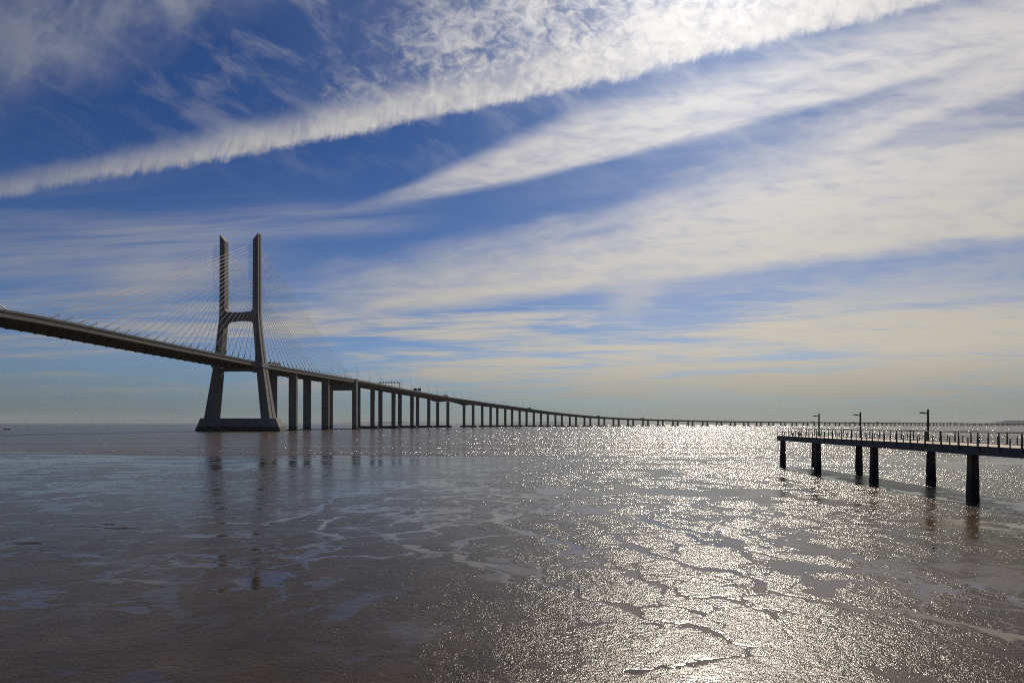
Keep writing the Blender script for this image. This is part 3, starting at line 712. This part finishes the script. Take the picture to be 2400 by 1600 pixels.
def mud_material():
    m,nt,b=new_mat('wet_mud'); p=pos(nt); x,y,z=sep(nt,p)
    a=nt.node('ShaderNodeAttribute'); a.attribute_name='wet'; wet=V(nt,a.outputs['Fac'])
    n1=nt.noise(p,.5,6,.6); n2=nt.noise(p,14,4,.7); n3=nt.noise(p,.09,4,.6)
    col=nt.mix(nt.ss(n1*.6+n3*.4,.35,.65),(.034,.0235,.0150),(.056,.039,.026))
    col=nt.mix(nt.ss(n2,.4,.7)*.5,col,(.024,.017,.012))
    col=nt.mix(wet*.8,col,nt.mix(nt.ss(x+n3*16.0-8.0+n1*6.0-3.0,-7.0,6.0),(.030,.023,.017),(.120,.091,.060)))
    nt.put(b.inputs['Base Color'],col)
    b.inputs['IOR'].default_value=1.34; pass
    nt.put(b.inputs['Roughness'],nt.mix(wet,(.18,.18,.18),(.04,.04,.04)))
    # grainy wet surface: fine clods near, longer undulations far off
    g1=nt.noise(p,2.6,5.0,.56,.3); g2=nt.noise(nt.vm('ADD',p,(31.0,17.0,0.0)),13.0,2.0,.6)
    g3=nt.noise(nt.vm('ADD',p,(3.0,7.0,0.0)),30.0,2.0,.6)
    h=(g1*.048+g2*.020+g3*.0115)*nt.ss(y,26,85,.92,2.1)
    dist_=nt.noise(p,.05,3,.5)*50.0-25.0+y            # the lower, outer flat still carries a film of water
    zone=nt.ss(dist_,24,66)*nt.ss(x,8.0,-9.0)
    st=nt.noise(nt.vec(x*.85+y*.2,y*.10-x*.02,0.0),1.0,5,.62,.4); st2=nt.noise(p,.7,4,.6)
    dry=(1.0-wet)*(1.0-zone*.62)*nt.ss(st*.55+st2*.45,.34,.58,.5,1.0)
    bp=nt.node('ShaderNodeBump'); bp.inputs['Distance'].default_value=1.0
    nt.put(bp.inputs['Strength'],dry*.975+.025)
    nt.put(b.inputs['Specular IOR Level'],wet.max(zone)*.25+.13)
    nt.put(bp.inputs['Height'],h); nt.put(b.inputs['Normal'],bp.outputs[0])
    return m
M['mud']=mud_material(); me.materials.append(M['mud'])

def water_material():
    m,nt,b=new_mat('river_water'); p=pos(nt); x,y,z=sep(nt,p)
    str1=nt.noise(nt.vec(x*.004,y*.045,0.0),1.0,6,.64); str2=nt.noise(nt.vec(x*.02,y*.12,3.0),1.0,4,.6)
    calm=nt.ss(str1*.65+str2*.35,.40,.60)
    col=nt.mix(calm,(.068,.050,.038),(.095,.071,.054)); nt.put(b.inputs['Base Color'],col)
    b.inputs['IOR'].default_value=1.33; b.inputs['Specular IOR Level'].default_value=.12
    b.inputs['Roughness'].default_value=.17
    w1=nt.noise(nt.vec(x*.8,y*1.0,0.0),1.5,3,.6,.3); w2=nt.noise(nt.vec(x*.22,y*.33,2.0),1.0,3,.6,.5); w3=nt.noise(p,5.5,2,.6)
    w0=nt.noise(nt.vec(x*.8,y*1.1,0.0),.35,7.0,.55,.3)
    h=w0*1.75*(calm*.9+.2)
    bp=nt.node('ShaderNodeBump'); bp.inputs['Strength'].default_value=1.0; bp.inputs['Distance'].default_value=1.0
    nt.put(bp.inputs['Height'],h); nt.put(b.inputs['Normal'],bp.outputs[0])
    return m
M['water']=water_material()
FAR=15000.0
def sheet(name,x0,x1,y0,y1,z,mat):
    mb=MB(); xs=[x0,-300,300,x1]; ys=[y0,(y0+600),y1] if y0>0 else [y0,0,y1]
    for i in range(3):
        for j in range(2): mb.poly([(xs[i],ys[j],z),(xs[i+1],ys[j],z),(xs[i+1],ys[j+1],z),(xs[i],ys[j+1],z)],[(0,1,2,3)])
    o=mb.build(name,mat); tag(o,kind='structure'); return o
sheet('water',-FAR,FAR,100.0,FAR,.0,M['water'])
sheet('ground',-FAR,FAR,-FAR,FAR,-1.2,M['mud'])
# far shore and hills
mb=MB(); rng=random.Random(3)
def ridge(x0,x1,Y,hf,n=160):
    pts=[]
    for i in range(n+1):
        x=x0+(x1-x0)*i/n; pts.append((x,hf(x)))
    for (a,ha),(c,hc) in zip(pts,pts[1:]):
        mb.poly([(a,Y,0),(c,Y,0),(c,Y+120,hc),(a,Y+120,ha),(c,Y+900,hc*.6),(a,Y+900,ha*.6)],[(0,1,2,3),(3,2,4,5)])
def hfun(x):
    u=x/12500*1600+1200; e=np.interp(u,[-1500,0,500,700,900,1500,1700,2250,2330,2400,2600,4000],[8,10,12,26,40,38,32,34,70,95,120,80])
    return float(e)*(.75+.25*math.sin(x*.0021)+.12*math.sin(x*.0083+1))+rng.uniform(0,2)
ridge(-14000,14000,12500,hfun,420)
hills=mb.build('hills',M['shore']); tag(hills,kind='structure')

# ------------------------------------------------------------------ haze
mb=MB(); mb.box(-FAR-50,FAR+50,-FAR-50,FAR+50,-2.4,170.0)
mh=bpy.data.materials.new('haze'); mh.use_nodes=True; t=mh.node_tree; t.nodes.clear()
vo=t.nodes.new('ShaderNodeVolumePrincipled'); vo.inputs['Color'].default_value=(.86,.9,.95,1); vo.inputs['Density'].default_value=2.7e-5; vo.inputs['Anisotropy'].default_value=0.0
ou=t.nodes.new('ShaderNodeOutputMaterial'); t.links.new(vo.outputs[0],ou.inputs['Volume'])
hz=mb.build('haze',mh); tag(hz,kind='stuff')

# ------------------------------------------------------------------ sky
def make_world():
    w=bpy.data.worlds.new('World'); S.world=w; w.use_nodes=True; t=w.node_tree; t.nodes.clear(); nt=NT(t)
    sky=nt.node('ShaderNodeTexSky'); sky.sky_type='NISHITA'; sky.sun_disc=False; sky.sun_elevation=SUN_EL; sky.sun_rotation=SUN_AZ
    sky.air_density=1.0; sky.dust_density=.6; sky.ozone_density=2.5; sky.altitude=0
    tc=nt.node('ShaderNodeTexCoord').outputs['Generated']; x,y,z=sep(nt,tc)
    sd=(math.sin(SUN_AZ)*math.cos(SUN_EL),math.cos(SUN_AZ)*math.cos(SUN_EL),math.sin(SUN_EL))
    cs=V(nt,nt.vm('DOT_PRODUCT',tc,sd)); ang=nt.m('ARCCOSINE',cs.min(.99999).max(-1.0))
    yy=y.max(.08); a=x/yy; b=z/yy
    X=a*1600+1200; Y=992.7-b*1600                       # direction as photo-like coordinates, all in world space
    zz=z.max(0.0)+.035; qx=x/zz; qy=y/zz
    noise=nt.noise; ss=nt.ss
    q3=nt.vec(qx,qy,0.0)
    warp=noise(q3,1.2,4,.6)-.5; warp2=noise(nt.vec(X*.004,Y*.006,5.0),1.0,5,.6)-.5
    # fibres
    fib=noise(nt.vec(X*.0022+Y*.0012,Y*.012+X*.0024,1.0),1.0,6,.62,.35)
    rip=noise(nt.vec(X*.009+Y*.016,Y*.034-X*.004,23.0),1.0,5,.62,.5)
    fibl=noise(nt.vec(X*.0012,Y*.02+X*.0012,7.0),1.0,6,.6,.4)
    puff=noise(nt.vec(X*.027+warp2*1.5,Y*.034,2.0),1.0,5,.6,.5)
    puffb=noise(nt.vec(X*.0065,Y*.0075,3.0),1.0,4,.6)
    Xs=X+Y*.25
    ribs=noise(nt.vec(Xs*.045+warp2*1.4,Y*.012,4.0),1.0,5,.62,.6)
    # band A: the ribbed trail
    la=470.0-X*.1616-X*X*2.157e-5
    dA=la-Y+(ribs-.5)*ss(X,0,1500,16,24)+(puff-.5)*30+warp2*34
    thA=52+X*.036
    A_=ss(dA,-4,22)*(1-ss(dA/thA,.35,1.4)*ss(X,1500,500,.75,1.0))*ss(X,-500,900,.28,1.0)*(ss(ribs,.25,.65,.66,1.0))*ss(puffb,.2,.55,.75,1.0)
    A_=A_*(1-ss(X,2050,2500)*.6)
    # puffs above it
    pz=ss(X-(610.0+(300.0-Y)*1.05)+warp2*160,-160,420)*ss(dA,5,40)
    pst=noise(nt.vec(X*.004-Y*.005,Y*.005+X*.003,21.0),1.0,5,.62,.3)
    Pf=pz*ss(puff*.50+puffb*.22+pst*.42+ss(X,700,1700)*.17,.54,.78)*ss(X,2350,1800,.3,1.0)
    Pf=Pf*.88
    # streaks in the blue above
    st=noise(nt.vec(X*.0065-Y*.0105,Y*.0035+X*.0028,9.0),1.0,6,.62,.5)
    St=ss(st,.45,.72)*.26*ss(Y,480,250)*ss(X,150,600,.3,1.0)
    # veil in the upper left corner
    Vl=ss(X*.43+Y+warp2*190,350,150)*ss(noise(nt.vec(X*.006+Y*.004,Y*.005-X*.002,11.0),1.0,6,.6,.3),.3,.66,.15,1.0)*.38
    # band B
    XB=X-816.0
    lb=510.0-XB*.1926-XB*XB*3.906e-5
    thB=(26+XB*.22).min(150.0).max(20.0)
    dB=lb-Y+(fib-.5)*40
    B_=ss(dB,-8,22)*(1-ss(dB/thB,.55,1.15))*ss(X+warp2*260,640,1240)*ss(fib*.5+rip*.5,.3,.58,.5,1.0)
    Bw=ss(X,1100,820)*ss(nt.m('ABSOLUTE',(Y-(585.0-X*.085))+warp2*60),70,0)*ss(fibl,.3,.65)*.3*ss(X,-400,600,.4,1.0)
    # band C
    lc=765.0-(X-740.0)*.1226
    XC=(X-700.0).max(0.0); uc=663.0-XC*.12-XC*XC*1.3e-4
    dC=lc-Y+(fib-.5)*34; eC=Y-uc+(fib-.5)*110+warp2*130
    C_=ss(dC,-14,30)*ss(eC,-70,90)*ss(X+warp2*200,610,900)*ss(fib*.35+fibl*.25+rip*.4,.3,.56,.5,1.0)
    C_=C_*ss(X,3000,2400,.6,1.0)
    nk=ss(Y-(356.0-(X-1930.0)*.36)+warp2*60,0,40)*ss((388.0-(X-1930.0)*.14)-Y+(fib-.5)*60,-10,40)*ss(X,1900,2080)
    C_=C_*(1-nk*.7)
    lobe=ss(nt.m('ABSOLUTE',X-1490.0-(Y-690.0)*-.6)+(rip-.5)*160+warp2*120,110,-20)*ss(Y,640,700)*ss(Y+(fib-.5)*60,800,700)*.5
    # general veil to the right, and streaks low down
    Vr=ss(X,900,2300)*ss(fibl*.4+rip*.3+fib*.3,.32,.62,.3,1.0)*.5
    low=noise(nt.vec(X*.0011,Y*.017+X*.0007,13.0),1.0,6,.58,.5)*.6+noise(nt.vec(X*.0035,Y*.045,17.0),1.0,5,.6,.6)*.4
    Lw=ss(low+ss(X,300,1900)*.045,.45,.61)*ss(Y,620,770)*ss(Y,992,ss(X,700,1500,850,885))*ss(X,-300,1300,.42,.92)
    lft=ss(fibl,.36,.7)*ss(Y,330,640)*ss(Y,900,650)*ss(X,900,300)*.3
    pat=ss(nt.m('ABSOLUTE',X-400.0),260,30)*ss(nt.m('ABSOLUTE',Y-690.0+X*.12),80,10)*ss(fib,.3,.6)*.4
    d=1-(1-A_*.9)*(1-B_*.86)*(1-C_*.86)*(1-Pf)*(1-St)*(1-Vl)*(1-Vr)*(1-Lw)*(1-lft)*(1-Bw)*(1-lobe)*(1-pat)
    # elsewhere round the sky: general cirrus
    gen=ss(noise(nt.vec(qx*.5,qy*.25,0.0),1.0,6,.6,.4),.42,.7)*.5
    front=ss(y,.12,.3)
    d=d*front+gen*(1-front)
    d=d.clamp()
    # clear sky colour
    skc=nt.vm('SCALE',sky.outputs[0],.1)
    gm=nt.node('ShaderNodeGamma'); nt.put(gm.inputs[0],skc); gm.inputs[1].default_value=1.0
    el=nt.m('ARCSINE',z.max(-.2).min(1.0))
    tint=nt.mix(ss(el,.03,.42),nt.mix(ss(el,.0,.10),(.16,.24,.365),(.275,.36,.54)),(.105,.20,.395))
    base=nt.vm('MULTIPLY',gm.outputs[0],tint)
    # cloud radiance: forward scattering towards the sun
    g=nt.m('EXPONENT',ang*-8.0)*.42+nt.m('EXPONENT',ang*-.85)*.78
    ccol=nt.mix(ss(el,.02,.45),(1.0,.91,.74),(1.0,.96,.93))
    cl=nt.vm('SCALE',ccol,g*ss(el,.0,.11,.66,1.12)*(1.0+(ss(puff*.5+puffb*.25+rip*.25,.32,.66,-.12,.08))*ss(dA,-30,30))*ss(el,.3,.5,1.0,.95))
    thin=nt.vm('SCALE',cl,1.0)
    fin=nt.mix(d,base,thin)
    bg=nt.node('ShaderNodeBackground'); nt.put(bg.inputs[0],fin); bg.inputs[1].default_value=1.0
    o=nt.node('ShaderNodeOutputWorld'); t.links.new(bg.outputs[0],o.inputs[0])
    w.cycles.sampling_method='MANUAL'; w.cycles.sample_map_resolution=1024
make_world()
L=bpy.data.lights.new('sun','SUN'); L.energy=4.6; L.angle=R(.6); L.color=(1,.90,.76)
lo=bpy.data.objects.new('sun',L); COL.objects.link(lo)
sd=Vector((math.sin(SUN_AZ)*math.cos(SUN_EL),math.cos(SUN_AZ)*math.cos(SUN_EL),math.sin(SUN_EL)))
lo.rotation_euler=sd.to_track_quat('Z','Y').to_euler(); lo.location=sd*200

cam=bpy.data.cameras.new('camera'); co_=bpy.data.objects.new('camera',cam); COL.objects.link(co_); S.camera=co_
cam.sensor_width=36; cam.lens=24; cam.shift_y=(992.72-800)/2400; cam.clip_start=.1; cam.clip_end=60000
co_.location=(0,0,HC); co_.rotation_euler=(R(90),0,0)
co_.matrix_world=Matrix.Translation((0,0,HC))@Matrix.Rotation(R(90),4,'X')@Matrix.Rotation(R(.103),4,'Z')
S.render.engine='CYCLES'; S.view_settings.view_transform='Standard'; S.view_settings.look='None'; S.view_settings.exposure=0; S.view_settings.gamma=1
S.cycles.max_bounces=6; S.cycles.volume_bounces=0; S.cycles.sample_clamp_indirect=6; S.cycles.use_denoising=False; S.cycles.filter_width=1.15
